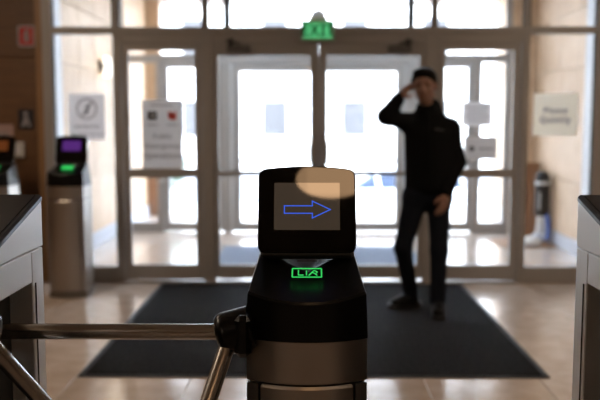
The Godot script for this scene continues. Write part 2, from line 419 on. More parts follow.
func build_inner_storefront() -> void:
	var z := INNER
	var f := setting("trim_3", "grey brown metal frame of the lobby storefront", "frame")
	var d0 := z - 0.04; var d1 := z + 0.04
	# posts
	for p in [[-2.285, -2.20, 3.2], [-1.668, -1.605, 2.165], [-0.905, -0.81, 2.165], [1.015, 1.125, 2.165], [1.845, 1.903, 2.165], [2.48, 2.565, 3.2]]:
		span(f, "post", Vector3(p[0], 0, d0), Vector3(p[1], p[2], d1), M.frame)
	# transom bar, top bar, sills
	span(f, "transom_bar", Vector3(-2.20, 2.165, d0), Vector3(2.48, 2.225, d1), M.frame)
	span(f, "head_bar", Vector3(-2.20, 3.12, d0), Vector3(2.48, 3.2, d1), M.frame)
	for p in [[-1.675, -1.635], [-0.90, -0.86], [1.075, 1.115], [1.865, 1.905]]:
		span(f, "transom_mullion", Vector3(p[0], 2.225, d0 + 0.02), Vector3(p[1], 3.12, d1 - 0.02), M.frame)
	span(f, "sill", Vector3(-2.20, 0, d0), Vector3(-1.668, 0.14, d1), M.frame)
	span(f, "sill", Vector3(1.903, 0, d0), Vector3(2.48, 0.14, d1), M.frame)
	span(f, "header", Vector3(-1.605, 2.0905, d0 + 0.01), Vector3(-0.905, 2.165, d1 - 0.01), M.frame)
	span(f, "header", Vector3(1.125, 2.0905, d0 + 0.01), Vector3(1.845, 2.165, d1 - 0.01), M.frame)
	# header over the pair of doors
	span(f, "header", Vector3(-0.81, 2.0805, d0 + 0.01), Vector3(1.015, 2.165, d1 - 0.01), M.frame)
	# thresholds
	span(f, "threshold", Vector3(-1.605, -0.001, d0), Vector3(-0.905, 0.012, d1), M.steel_dark, 0.004)
	span(f, "threshold", Vector3(-0.81, -0.001, d0), Vector3(1.015, 0.012, d1), M.steel_dark, 0.004)
	span(f, "threshold", Vector3(1.125, -0.001, d0), Vector3(1.845, 0.012, d1), M.steel_dark, 0.004)
	# panes
	fixed_pane("window_1", "tall sidelight pane beside the panelled wall with signs", -2.20, -1.668, 0.14, 2.165, z)
	fixed_pane("window_2", "tall sidelight pane holding the pale yellow notice", 1.903, 2.48, 0.14, 2.165, z)
	fixed_pane("window_3", "transom pane above the sidelight with the no entry poster", -2.20, -1.675, 2.225, 3.12, z)
	fixed_pane("window_4", "transom pane above the door with the grey notice", -1.635, -0.90, 2.225, 3.12, z)
	fixed_pane("window_5", "wide transom pane above the pair of doors and exit sign", -0.86, 1.075, 2.225, 3.12, z)
	fixed_pane("window_6", "transom pane above the door with two small notices", 1.115, 1.865, 2.225, 3.12, z)
	fixed_pane("window_7", "transom pane above the yellow notice window", 1.905, 2.48, 2.225, 3.12, z)
	# doors
	var a := leaf("door_1", "single glass door with a tall grey notice", -1.60, -0.91, 0.02, 2.090, z, 0.055, 0.065, 0.065, 0.925, 1.005, 0.135, M.frame)
	var b := leaf("door_2", "glass door leaf of the central pair hinged beside the grey notice door", -0.8095, 0.100, 0.032, 2.08, z, 0.04, 0.07, 0.10, 0.945, 0.985, 0.12, M.frame)
	var c := leaf("door_3", "glass door leaf of the central pair behind the man", 0.102, 1.0145, 0.032, 2.08, z, 0.07, 0.045, 0.10, 0.945, 0.985, 0.12, M.frame)
	var e := leaf("door_4", "single glass door with two small notices", 1.13, 1.84, 0.02, 2.090, z, 0.06, 0.06, 0.065, 0.925, 1.005, 0.135, M.frame)
	# door closers and pulls of the pair
	for q in [[b, -0.235, -0.33], [c, 0.235, 0.33]]:
		var o: Node3D = q[0]
		var cl := bpart(o, "door_closer", Vector3(0.20, 0.055, 0.05), Vector3(q[1], 2.035, 0.048), M.closer, 0.006)
		var st := new_st()
		add_tube(st, [Vector3(0.0, 0.03, 0), Vector3(0.0, 0.05, 0.01), Vector3(-0.11 * sign(q[1]) * -1.0, 0.062, 0.03), Vector3(0.10 * sign(q[1]), 0.068, -0.01)], 0.009, 8)
		stpart(cl, "closer_arm", st, M.closer)
		var s2 := new_st(); add_lathe(s2, [Vector2(0, -0.03), Vector2(0.024, -0.03), Vector2(0.024, 0.03), Vector2(0, 0.03)], 14)
		stpart(cl, "closer_knob", s2, M.rubber, Vector3(0.07 * sign(q[1]), 0.055, 0.0))
	for q in [[b, 0.415], [c, -0.415]]:
		var o2: Node3D = q[0]
		var st2 := new_st()
		var path := []
		for k in 9:
			var t := PI * k / 8.0
			path.append(Vector3(q[1] - sign(q[1]) * 0.03 * sin(t), 1.16 - 0.13 * cos(t) * -1.0, 0.022 + 0.055 * sin(t)))
		add_tube(st2, path, 0.011, 10)
		stpart(o2, "pull_handle", st2, M.chrome)
	for q in [[a, 0.30], [e, -0.31]]:
		var o3: Node3D = q[0]
		var st3 := new_st(); add_tube(st3, [Vector3(q[1], 0.94, 0.022), Vector3(q[1], 0.94, 0.07), Vector3(q[1] * 0.5, 0.94, 0.07)], 0.01, 10)
		stpart(o3, "lever_handle", st3, M.frame)

func build_outer_storefront() -> void:
	var z := OUTER
	var f := setting("trim_4", "grey metal frame of the street doors", "frame")
	var d0 := z - 0.06; var d1 := z + 0.06
	for p in [[-2.384, -2.33, 3.2], [-1.905, -1.83, 2.15], [-1.06, -0.96, 2.15], [1.24, 1.36, 2.15], [2.09, 2.19, 2.15], [2.50, 2.56, 3.2]]:
		span(f, "post", Vector3(p[0], 0, d0), Vector3(p[1], p[2], d1), M.frame)
	span(f, "transom_bar", Vector3(-2.33, 2.15, d0), Vector3(2.50, 2.25, d1), M.frame)
	span(f, "head_bar", Vector3(-2.33, 3.1, d0), Vector3(2.50, 3.2, d1), M.frame)
	for p in [[-1.04, -0.97], [1.265, 1.335]]:
		span(f, "transom_mullion", Vector3(p[0], 2.25, d0 + 0.02), Vector3(p[1], 3.1, d1 - 0.02), M.rubber)
	for p in [[-2.33, -1.905], [2.19, 2.50]]:
		span(f, "sill", Vector3(p[0], 0, d0), Vector3(p[1], 0.13, d1), M.frame)
	fixed_pane("window_8", "narrow street sidelight beside the tan vestibule wall with sconce", -2.33, -1.905, 0.13, 2.15, z)
	fixed_pane("window_9", "narrow street sidelight beside the tan pilaster", 2.19, 2.50, 0.13, 2.15, z)
	fixed_pane("window_10", "street transom pane toward the sconce wall", -2.33, -1.04, 2.25, 3.1, z)
	fixed_pane("window_11", "wide street transom pane in the middle", -0.97, 1.265, 2.25, 3.1, z)
	fixed_pane("window_12", "street transom pane toward the tan pilaster", 1.335, 2.50, 2.25, 3.1, z)
	leaf("door_5", "single street door seen through the grey notice door", -1.825, -1.065, 0.015, 2.145, z, 0.07, 0.07, 0.06, 0, 0, 0.11, M.frame)
	var a := leaf("door_6", "street door leaf with a push bar, hinged toward the sconce wall", -0.955, 0.137, 0.015, 2.145, z, 0.11, 0.07, 0.11, 0, 0, 0.11, M.frame)
	var b := leaf("door_7", "street door leaf with a push bar, behind the man", 0.143, 1.235, 0.015, 2.145, z, 0.07, 0.11, 0.11, 0, 0, 0.11, M.frame)
	leaf("door_8", "single street door seen through the door with two notices", 1.365, 2.085, 0.015, 2.145, z, 0.06, 0.06, 0.06, 0, 0, 0.11, M.frame)
	for o in [a, b]:
		var st := new_st(); add_tube(st, [Vector3(-0.46, 0.92, 0.02), Vector3(-0.46, 0.92, 0.07), Vector3(0.46, 0.92, 0.07), Vector3(0.46, 0.92, 0.02)], 0.014, 10)
		stpart(o, "push_bar", st, M.frame)

# ------------------------------------------------------------------ outside
func build_outside() -> void:
	var g := setting("ground_landing", "bright concrete landing and steps outside the street doors", "landing")
	span(g, "landing", Vector3(-9.0, -0.25, -14.2), Vector3(9.0, -0.03, -12.6), M.concrete, 0.01)
	for k in 5:
		span(g, "step", Vector3(-9.0, -1.2, -14.2 - 0.32 * (k + 1)), Vector3(9.0, -0.03 - 0.165 * (k + 1), -14.2 - 0.32 * k), M.concrete, 0.01)
	var s := setting("ground_street", "pale asphalt street below the steps", "street")
	span(s, "roadway", Vector3(-40, -1.3, -40), Vector3(40, -1.06, -15.8), M.asphalt, 0.0)
	# building over the road
	var o := thing("apartment_building", "pale building across the street with rows of grey windows", "building", Vector3(0, -1.06, -40))
	span(o, "wall", Vector3(-30, 0, -6), Vector3(30, 13, 0), M.facade, 0.02)
	span(o, "roof", Vector3(-30.4, 13, -6.4), Vector3(30.4, 13.5, 0.4), M.concrete, 0.02)
	for i in range(-6, 7):
		for j in 3:
			var w := bpart(o, "window", Vector3(1.5, 2.0, 0.12), Vector3(i * 3.95 - 1.6, 2.6 + j * 4.0, 0.03), M.facade, 0.02)
			bpart(w, "pane", Vector3(1.25, 1.75, 0.06), Vector3(0, 0, 0.05), M.window_dark, 0.01)
	# parked car
	var c := thing("car", "pale parked car with bluish windows on the street", "car", Vector3(2.1, -1.06, -18.6), 0.0)
	var body := PackedVector2Array([Vector2(-2.15, 0.32), Vector2(-2.2, 0.6), Vector2(-2.05, 0.86), Vector2(-1.2, 0.95), Vector2(1.55, 0.97), Vector2(2.05, 0.9), Vector2(2.2, 0.62), Vector2(2.15, 0.32)])
	var st := new_st(); add_prism(st, body, -0.85, 0.85, 0.04); stpart(c, "body", st, M.car)
	var cab := PackedVector2Array([Vector2(-1.15, 0.94), Vector2(-0.5, 1.40), Vector2(0.95, 1.43), Vector2(1.55, 0.96)])
	st = new_st(); add_prism(st, cab, -0.72, 0.72, 0.05); stpart(c, "cabin_glass", st, M.car_glass)
	var roof := PackedVector2Array([Vector2(-0.62, 1.38), Vector2(-0.45, 1.44), Vector2(0.92, 1.47), Vector2(1.08, 1.37)])
	st = new_st(); add_prism(st, roof, -0.73, 0.73, 0.02); stpart(c, "roof", st, M.car)
	for x in [-0.52, 0.25, 1.02]:
		bpart(c, "pillar", Vector3(0.07, 0.46, 1.48), Vector3(x, 1.17, 0), M.car, 0.01, Basis(Vector3.BACK, -0.25 * (x - 0.25)))
	for x in [-1.35, 1.35]:
		for zz in [-0.76, 0.76]:
			var s2 := new_st(); add_lathe(s2, [Vector2(0, -0.1), Vector2(0.2, -0.1), Vector2(0.32, -0.08), Vector2(0.32, 0.08), Vector2(0.2, 0.1), Vector2(0, 0.1)], 20)
			stpart(c, "wheel", s2, M.rubber, Vector3(x, 0.32, zz), Basis(Vector3.RIGHT, PI / 2))
	# clipped shrub in a planter on the landing
	var p := thing("potted_shrub", "round green shrub in a concrete planter outside the street doors", "shrub", Vector3(-2.35, -0.03, -13.3))
	st = new_st(); add_lathe(st, [Vector2(0, 0), Vector2(0.2, 0), Vector2(0.27, 0.36), Vector2(0.24, 0.36), Vector2(0.22, 0.3), Vector2(0, 0.3)], 20)
	stpart(p, "planter", st, M.concrete)
	st = new_st(); add_tube(st, [Vector3(0, 0.28, 0), Vector3(0.01, 0.55, 0)], 0.025, 8); stpart(p, "stem", st, M.bark)
	var rng := RandomNumberGenerator.new(); rng.seed = 9
	st = new_st()
	for k in 900:
		var d := Vector3(rng.randfn(), rng.randfn(), rng.randfn()).normalized()
		var q := Vector3(0, 0.72, 0) + d * (0.34 * pow(rng.randf(), 0.3)) * Vector3(1, 1.05, 1)
		var e := Vector3(rng.randfn(), rng.randfn(), rng.randfn()).normalized()
		var fdir := d.cross(e).normalized() * 0.022
		flat_tri(st, q - fdir, q + fdir, q + (d + e * 0.4).normalized() * 0.08, d)
	var fol := stpart(p, "foliage", st, M.leaf); fol.set_meta("kind", "stuff")

# ------------------------------------------------------------------ turnstile reader units
func section(w: float, bulge: float, zf: float, zb: float, y: float, n := 12) -> Array:
	var r := []
	for k in n + 1:
		var x: float = lerp(-w, w, float(k) / n)
		r.append(Vector3(x, y, zf + bulge * (1.0 - pow(x / w, 2))))
	for k in n + 1:
		var x2: float = lerp(w, -w, float(k) / n)
		r.append(Vector3(x2, y, zb - bulge * (1.0 - pow(x2 / w, 2))))
	return r

func reader_unit(label: String, at: Vector3, turn: float, screen_col: Color, screen_e: float, simple := false) -> Node3D:
	var o := thing("turnstile_post", label, "turnstile", at, turn, "turnstile reader posts")
	var st := new_st()
	add_loft(st, [section(0.15, 0.042, 0.10, -0.14, 0.0), section(0.15, 0.042, 0.10, -0.14, 0.05)])
	stpart(o, "plinth", st, M.steel_dark)
	st = new_st()
	add_loft(st, [section(0.138, 0.042, 0.094, -0.134, 0.05), section(0.138, 0.042, 0.094, -0.134, 0.797)])
	stpart(o, "core", st, M.recess)
	# lower casing: two side cheeks and a front door, with dark joints between them
	for s in [-1, 1]:
		var ring := []
		for y in [0.055, 0.792]:
			var r := []
			for k in 6:
				var x: float = s * lerp(0.145, 0.117, k / 5.0)
				r.append(Vector3(x, y, 0.10 + 0.042 * (1.0 - pow(x / 0.145, 2))))
			for k in 6:
				var x3: float = s * lerp(0.117, 0.145, k / 5.0)
				r.append(Vector3(x3, y, -0.14 - 0.042 * (1.0 - pow(x3 / 0.145, 2))))
			ring.append(r)
		st = new_st(); add_loft(st, ring); stpart(o, "side_casing", st, M.steel_post)
	var ring2 := []
	for y in [0.055, 0.785, 0.792]:
		var r2 := []
		var inset := 0.004 if y > 0.79 else 0.0
		for k in 13:
			var x4: float = lerp(-0.111 + inset, 0.111 - inset, k / 12.0)
			r2.append(Vector3(x4, y, 0.099 - inset + 0.042 * (1.0 - pow(x4 / 0.145, 2))))
		for k in 13:
			var x5: float = lerp(0.111 - inset, -0.111 + inset, k / 12.0)
			r2.append(Vector3(x5, y, 0.06))
		ring2.append(r2)
	st = new_st(); add_loft(st, ring2); stpart(o, "service_door", st, M.steel_post)
	# upper steel collar
	st = new_st()
	add_loft(st, [section(0.143, 0.042, 0.098, -0.138, 0.798), section(0.145, 0.042, 0.10, -0.14, 0.801), section(0.145, 0.042, 0.10, -0.14, 0.900)])
	stpart(o, "collar", st, M.steel_post)
	# black head with a top that rises to the screen
	var low := section(0.146, 0.043, 0.10, -0.14, 0.901)
	var high := []
	var lip := []
	for v in low:
		var yy: float = 0.997 + 0.42 * (0.143 - v.z)
		var sh: float = lerp(1.0, 0.86, clamp((0.143 - v.z) / 0.21, 0.0, 1.15))
		if v.z < -0.08: yy = 0.997 + 0.42 * 0.223 - (-0.08 - v.z) * 0.2
		high.append(Vector3(v.x * sh * 0.985, yy, v.z - 0.003 * sign(v.z)))
		lip.append(Vector3(v.x * lerp(1.0, sh, 0.9), yy - 0.006, v.z))
	st = new_st(); add_loft(st, [low, lip, high]); stpart(o, "head_cover", st, M.black)
	# slope of the top
	var tilt := atan(0.42)
	var slope := Basis(Vector3.RIGHT, tilt)  # x right, y out of the sloped top, z down the slope
	var on := Vector3(0, 0.997 + 0.42 * (0.143 - 0.027), 0.027)
	# green status symbol
	if simple:
		bpart(o, "status_sign", Vector3(0.09, 0.002, 0.06), on + slope * Vector3(0, 0.001, 0), M.green, 0.0, slope)
	else:
		var sgn := Node3D.new(); sgn.name = "status_sign"; o.add_child(sgn, true); sgn.transform = Transform3D(slope, on + slope * Vector3(0, 0.0005, 0))
		var W := 0.072; var D := 0.038; var L := 0.0036
		st = new_st()
		for s in [-1, 1]:
			add_box(st, Vector3(W, 0.0012, L), 0.0003, Vector3(0, 0, s * D / 2))
			add_box(st, Vector3(L * 0.9, 0.0012, D), 0.0003, Vector3(s * W / 2, 0, 0))
		stpart(sgn, "sign_border", st, M.green)
		var strokes := [[[-0.021, -0.011], [-0.021, 0.011], [-0.008, 0.011]], [[-0.001, -0.008], [-0.001, 0.011]],
			[[0.005, 0.012], [0.013, -0.002], [0.018, -0.010], [0.026, -0.002], [0.021, 0.006], [0.013, -0.002]], [[0.021, 0.006], [0.025, 0.012]]]
		for sk in strokes:
			st = new_st()
			var pth := []
			for q in sk: pth.append(Vector3(q[0], 0.0006, q[1]))
			add_tube(st, pth, 0.0015, 6)
			stpart(sgn, "sign_letter", st, M.green)
		bpart(o, "card_slot", Vector3(0.05, 0.0012, 0.006), on + slope * Vector3(0, 0.0004, -0.055), M.slot, 0.0004, slope)
	# screen slab, leaning back
	var lean := Basis(Vector3.RIGHT, deg_to_rad(-SCREEN_LEAN))
	var foot := Vector3(0, 1.080, -0.064)
	var slab := Node3D.new(); slab.name = "screen"; o.add_child(slab, true); slab.transform = Transform3D(lean, foot)
	st = new_st()
	add_prism(st, round_rect(0.256, 0.226, 0.022, 5, 0.007), -0.030, 0.0, 0.0035)
	stpart(slab, "screen_housing", st, M.bezel, Vector3(0, 0.113, 0))
	bpart(slab, "hinge_bar", Vector3(0.24, 0.03, 0.03), Vector3(0, 0.004, -0.018), M.black_matte, 0.006)
	var dm := M.bezel.duplicate() as StandardMaterial3D
	dm.albedo_color = Color(0.12, 0.11, 0.10); dm.metallic_specular = 0.707
	dm.emission_enabled = true; dm.emission = screen_col; dm.emission_energy_multiplier = screen_e
	bpart(slab, "display_screen", Vector3(0.172, 0.126, 0.0012) if not simple else Vector3(0.15, 0.085, 0.0012), Vector3(0.0, 0.124 if not simple else 0.145, 0.0002), dm, 0.0)
	if not simple:
		var pts := [Vector2(-0.059, 0.105), Vector2(0.014, 0.105), Vector2(0.014, 0.0925), Vector2(0.061, 0.115), Vector2(0.014, 0.1375), Vector2(0.014, 0.125), Vector2(-0.059, 0.125)]
		st = new_st()
		for k in pts.size():
			var a: Vector2 = pts[k]; var b: Vector2 = pts[(k + 1) % pts.size()]
			var d := b - a
			add_box(st, Vector3(d.length() + 0.003, 0.0026, 0.0012), 0.0002, Vector3((a.x + b.x) / 2, (a.y + b.y) / 2, 0.001), Basis(Vector3.BACK, d.angle()))
		stpart(slab, "arrow_sign", st, M.blue, Vector3.ZERO, Basis.IDENTITY, "blue outlined arrow pointing sideways")
	return o

const SCREEN_LEAN := 18.0

func tripod(o: Node3D, at: Vector3, side: float, level_arm := true, long := 0.54) -> void:
	# hub: a black rounded drum whose axis points out and a little down, with steel arms
	var ax := Vector3(side, -0.30, 0).normalized()
	var turn := Basis(Quaternion(Vector3.UP, ax))
	var st := new_st()
	var prof := [Vector2(0, -0.05), Vector2(0.050, -0.05)]
	for k in 9:
		var a := PI / 2 * k / 8.0
		prof.append(Vector2(0.028 + 0.024 * cos(a), 0.012 + 0.024 * sin(a)))
	prof.append(Vector2(0, 0.037))
	add_lathe(st, prof, 32, Vector3.ZERO, turn)
	add_box(st, Vector3(0.04, 0.10, 0.11), 0.012, Vector3(-side * 0.03, 0.0, 0))
	var hub := stpart(o, "hub", st, M.black, at)
	var dirs := [Vector3(side * 0.25, -0.75, 0.612), Vector3(side * 0.25, -0.75, -0.612)]
	if level_arm: dirs.append(Vector3(side, 0, 0))
	for d in dirs:
		st = new_st()
		add_tube(st, [d * 0.02, d * (0.02 + long - 0.014), d * (0.02 + long)], 0.019, 24)
		stpart(hub, "arm", st, M.chrome)

# ------------------------------------------------------------------ side cabinets
func cabinet(label: String, at: Vector3, side: float) -> Node3D:
	# origin: foot of the far corner on the aisle face; body goes back from the aisle by `side`, and toward +z
	var o := thing("turnstile_cabinet", label, "turnstile", at, 0.0, "long turnstile cabinets")
	var wd := 0.28 * side
	var ln := 1.25
	# wedge-shaped upper casing: profile in (z, y), pushed out across the cabinet
	var wedge := PackedVector2Array([Vector2(0, 1.093), Vector2(0, 1.213), Vector2(0.012, 1.211), Vector2(0.45, 1.094), Vector2(0.45, 1.093)])
	var put := Basis(Vector3(0, 0, 1), Vector3(0, 1, 0), Vector3(-1, 0, 0))  # prism x -> z, y -> y, z -> -x
	var x0: float = 0.0 if side > 0 else 0.28
	var st := new_st(); add_prism(st, wedge, -0.28, 0.0, 0.0)
	stpart(o, "upper_casing", st, M.steel, Vector3(0.0 if side > 0 else -0.28, 0, 0), put)
	# glossy black lid with a bevelled steel-grey border
	var rise := atan(0.117 / 0.438)
	var lid_b := Basis(Vector3.RIGHT, rise)
	var rim := bpart(o, "lid_rim", Vector3(0.286, 0.022, 0.465), Vector3(wd / 2, 1.159, 0.222), M.lid_rim, 0.006, lid_b)
	bpart(rim, "lid", Vector3(0.262, 0.004, 0.44), Vector3(0, 0.0118, 0), M.black, 0.0015)
	# rail under the joint
	span(o, "side_rail", Vector3(0, 1.010, 0.088), Vector3(wd, 1.0895, ln - 0.092), M.steel, 0.002)
	for z in [[0.0, 0.085], [ln - 0.089, ln]]:
		span(o, "leg", Vector3(0, 0.0, z[0]), Vector3(wd, 1.0895, z[1]), M.steel, 0.003)
		span(o, "leg_edge", Vector3(-0.002 * side, 0.004, z[0] + 0.062), Vector3(wd * 0.5, 1.005, z[0] + 0.067), M.recess, 0.0)
	span(o, "inner_panel", Vector3(0.06 * side, 0.02, 0.085), Vector3(wd - 0.03 * side, 1.01, ln - 0.089), M.recess, 0.0)
	span(o, "deck", Vector3(0, 1.093, 0.47), Vector3(wd, 1.112, ln), M.steel, 0.003)
	return o

# ------------------------------------------------------------------ signs
func sheet(o: Node3D, called: String, w: float, h: float, m: Material, th := 0.004) -> void:
	bpart(o, called, Vector3(w, h, th), Vector3(0, 0, 0), m, 0.001)

func lines(o: Node3D, rows: Array, z: float, m: Material) -> void:
	for r in rows:
		part(o, "lettering", text_mesh(r[0], r[2]), m, Vector3(r[3] if r.size() > 3 else 0.0, r[1], z))

func stroke(o: Node3D, called: String, pts: Array, r: float, m: Material) -> void:
	var st := new_st(); add_tube(st, pts, r, 8); stpart(o, called, st, m)

func build_signs() -> void:
	var zg := INNER + 0.006
	# no-entry poster in the sidelight
	var o := thing("no_entry_poster", "lilac grey poster with a circled slashed figure in the sidelight", "poster", Vector3(-1.918, 1.455, zg))
	sheet(o, "sheet", 0.315, 0.40, M.paper)
	var ring := []
	for k in 33: ring.append(Vector3(0.085 * cos(TAU * k / 32), 0.07 + 0.085 * sin(TAU * k / 32), 0.003))
	stroke(o, "ring", ring, 0.007, M.ink_soft)
	stroke(o, "slash", [Vector3(0.05, 0.135, 0.003), Vector3(-0.045, 0.005, 0.003)], 0.007, M.ink_soft)
	var fig := PackedVector2Array([Vector2(-0.02, 0.02), Vector2(0.008, 0.03), Vector2(0.02, 0.07), Vector2(0.035, 0.10), Vector2(0.015, 0.115), Vector2(-0.008, 0.09), Vector2(-0.012, 0.055)])
	var st := new_st(); add_prism(st, fig, 0.0, 0.0035); stpart(o, "figure", st, M.ink)
	lines(o, [["RESTRICTED", -0.085, 0.028], ["authorised staff only", -0.15, 0.020]], 0.0025, M.ink_soft)
	# tall notice on the left door
	o = thing("door_notice", "tall grey notice with a dark square icon and red emblem on glass door", "notice", Vector3(-1.262, 1.302, INNER + 0.0075))
	sheet(o, "sheet", 0.352, 0.60, M.paper_grey)
	bpart(o, "heading_rule", Vector3(0.20, 0.012, 0.002), Vector3(0, 0.255, 0.0025), M.ink_soft, 0.0)
	var ic := bpart(o, "icon", Vector3(0.075, 0.07, 0.002), Vector3(-0.085, 0.165, 0.003), M.ink, 0.0)
	bpart(ic, "icon_mark", Vector3(0.03, 0.035, 0.002), Vector3(0.004, 0, 0.001), M.paper_grey, 0.0)
	st = new_st(); add_prism(st, PackedVector2Array([Vector2(-0.04, 0.03), Vector2(-0.02, 0.036), Vector2(0.0, 0.02), Vector2(0.04, 0.036), Vector2(0.03, 0.0), Vector2(0.036, -0.03), Vector2(0.0, -0.042), Vector2(-0.034, -0.026)]), 0, 0.0035)
	stpart(o, "emblem", st, M.red_print, Vector3(0.09, 0.165, 0))
	bpart(o, "caption_rule", Vector3(0.10, 0.010, 0.002), Vector3(-0.085, 0.085, 0.0025), M.ink_soft, 0.0)
	bpart(o, "caption_rule", Vector3(0.10, 0.010, 0.002), Vector3(0.09, 0.085, 0.0025), M.ink_soft, 0.0)
	lines(o, [["Public", -0.015, 0.042], ["Emergency", -0.10, 0.042], ["Operations", -0.185, 0.048]], 0.0025, M.ink_soft)
	# two notices on the right door
	o = thing("small_notice", "small pale notice with rows of print on the right hand glass door", "notice", Vector3(1.475, 1.48, INNER + 0.0075))
	o.set_meta("label", "small pale paper with printed rows, upper of two door notices")
	sheet(o, "sheet", 0.262, 0.205, M.paper)
	for k in 4: bpart(o, "print_row", Vector3(0.20 - 0.03 * (k % 2), 0.012, 0.002), Vector3(0, 0.06 - 0.04 * k, 0.0025), M.ink_soft, 0.0)
	o = thing("small_notice", "grey plate with a dark round mark, lower of two door notices", "notice", Vector3(1.51, 1.185, INNER + 0.0075))
	sheet(o, "sheet", 0.29, 0.20, M.paper_grey, 0.006)
	st = new_st(); add_lathe(st, [Vector2(0, 0), Vector2(0.022, 0), Vector2(0.022, 0.004), Vector2(0, 0.004)], 18)
	stpart(o, "round_mark", st, M.ink, Vector3(-0.075, -0.005, 0.003), Basis(Vector3.RIGHT, PI / 2))
	bpart(o, "print_row", Vector3(0.13, 0.012, 0.002), Vector3(0.05, -0.005, 0.0035), M.ink_soft, 0.0)
	# yellow notice in the right sidelight
	o = thing("yellow_notice", "pale yellow notice with two lines of print in the sidelight", "notice", Vector3(2.152, 1.475, zg))
	sheet(o, "sheet", 0.38, 0.365, M.paper_yellow)
	lines(o, [["Please", 0.035, 0.050], ["Quietly", -0.045, 0.055]], 0.0025, M.ink_soft)
	# signs on the panelled wall
	var zw := INNER + 0.004
	o = thing("fire_sign", "red fire extinguisher sign with pale border on the panelled wall", "sign", Vector3(-2.425, 2.15, zw))
	st = new_st(); add_prism(st, round_rect(0.15, 0.18, 0.02), -0.003, 0.003, 0.001); stpart(o, "border", st, M.paper)
	st = new_st(); add_prism(st, round_rect(0.115, 0.145, 0.012), 0.003, 0.005, 0.0); stpart(o, "field", st, M.red)
	st = new_st(); add_prism(st, PackedVector2Array([Vector2(-0.022, -0.05), Vector2(0.022, -0.05), Vector2(0.022, 0.025), Vector2(0.01, 0.04), Vector2(0.028, 0.05), Vector2(0.024, 0.06), Vector2(-0.012, 0.05), Vector2(-0.01, 0.04), Vector2(-0.022, 0.025)]), 0.005, 0.007); stpart(o, "extinguisher_symbol", st, M.paper)
	o = thing("restroom_sign", "dark restroom sign with a white standing figure on the panelled wall", "sign", Vector3(-2.452, 1.433, zw))
	sheet(o, "plate", 0.135, 0.175, M.ink, 0.006)
	st = new_st(); add_prism(st, PackedVector2Array([Vector2(-0.042, -0.06), Vector2(-0.02, 0.005), Vector2(-0.018, 0.025), Vector2(0.018, 0.025), Vector2(0.02, 0.005), Vector2(0.042, -0.06), Vector2(0.014, -0.06), Vector2(0.0, -0.03), Vector2(-0.014, -0.06)]), 0.003, 0.005); stpart(o, "figure", st, M.paper)
	st = new_st(); add_lathe(st, [Vector2(0, 0.003), Vector2(0.018, 0.003), Vector2(0.018, 0.005), Vector2(0, 0.005)], 16); stpart(o, "figure_head", st, M.paper, Vector3(0, 0.048, 0), Basis(Vector3.RIGHT, PI / 2))
	o = thing("wall_poster", "plain pinkish grey poster on the panelled wall behind an orange lit post", "poster", Vector3(-2.70, 1.20, zw))
	sheet(o, "sheet", 0.27, 0.38, M.paper)
	o.get_child(0).material_override = M.paper_pink
	bpart(o, "print_row", Vector3(0.18, 0.02, 0.002), Vector3(0, 0.11, 0.0025), M.ink_soft, 0.0)
	o = thing("wall_box", "small white switch box on the panelled wall below the restroom sign", "switch box", Vector3(-2.512, 1.17, INNER + 0.0))
	bpart(o, "housing", Vector3(0.085, 0.135, 0.05), Vector3(0, 0, 0.025), M.plastic_white, 0.008)
	bpart(o, "rocker", Vector3(0.04, 0.06, 0.008), Vector3(0, -0.005, 0.052), M.paper, 0.002)
	# exit sign on the header
	o = thing("exit_sign", "green lit EXIT sign on the header over the pair of doors", "exit sign", Vector3(0.09, 2.187, INNER + 0.041))
	bpart(o, "sign_housing", Vector3(0.285, 0.168, 0.05), Vector3(0, 0, 0.025), M.exit_case, 0.006)
	bpart(o, "sign_face", Vector3(0.245, 0.130, 0.004), Vector3(0, 0, 0.051), M.exit_glow, 0.0)
	part(o, "sign_letters", text_mesh("EXIT", 0.10), M.exit_dark, Vector3(0, 0.0, 0.0545))
	var ol := OmniLight3D.new(); ol.name = "exit_sign_light"; o.add_child(ol); ol.position = Vector3(0, 0, 0.10); ol.light_color = Color(0.25, 1.0, 0.5); ol.light_energy = 0.0003; ol.light_size = 0.05; ol.omni_range = 12; ol.shadow_enabled = true
	o = thing("emergency_light", "white domed emergency light standing on top of the exit sign", "emergency light", Vector3(0.095, 2.2705, INNER + 0.07))
	bpart(o, "base", Vector3(0.15, 0.03, 0.06), Vector3(0, 0.015, 0), M.plastic_white, 0.006)
	st = new_st(); add_lathe(st, [Vector2(0.058, 0.03), Vector2(0.058, 0.06), Vector2(0.045, 0.078), Vector2(0.012, 0.086), Vector2(0.008, 0.105), Vector2(0, 0.107)], 20); stpart(o, "dome", st, M.clear_dome)

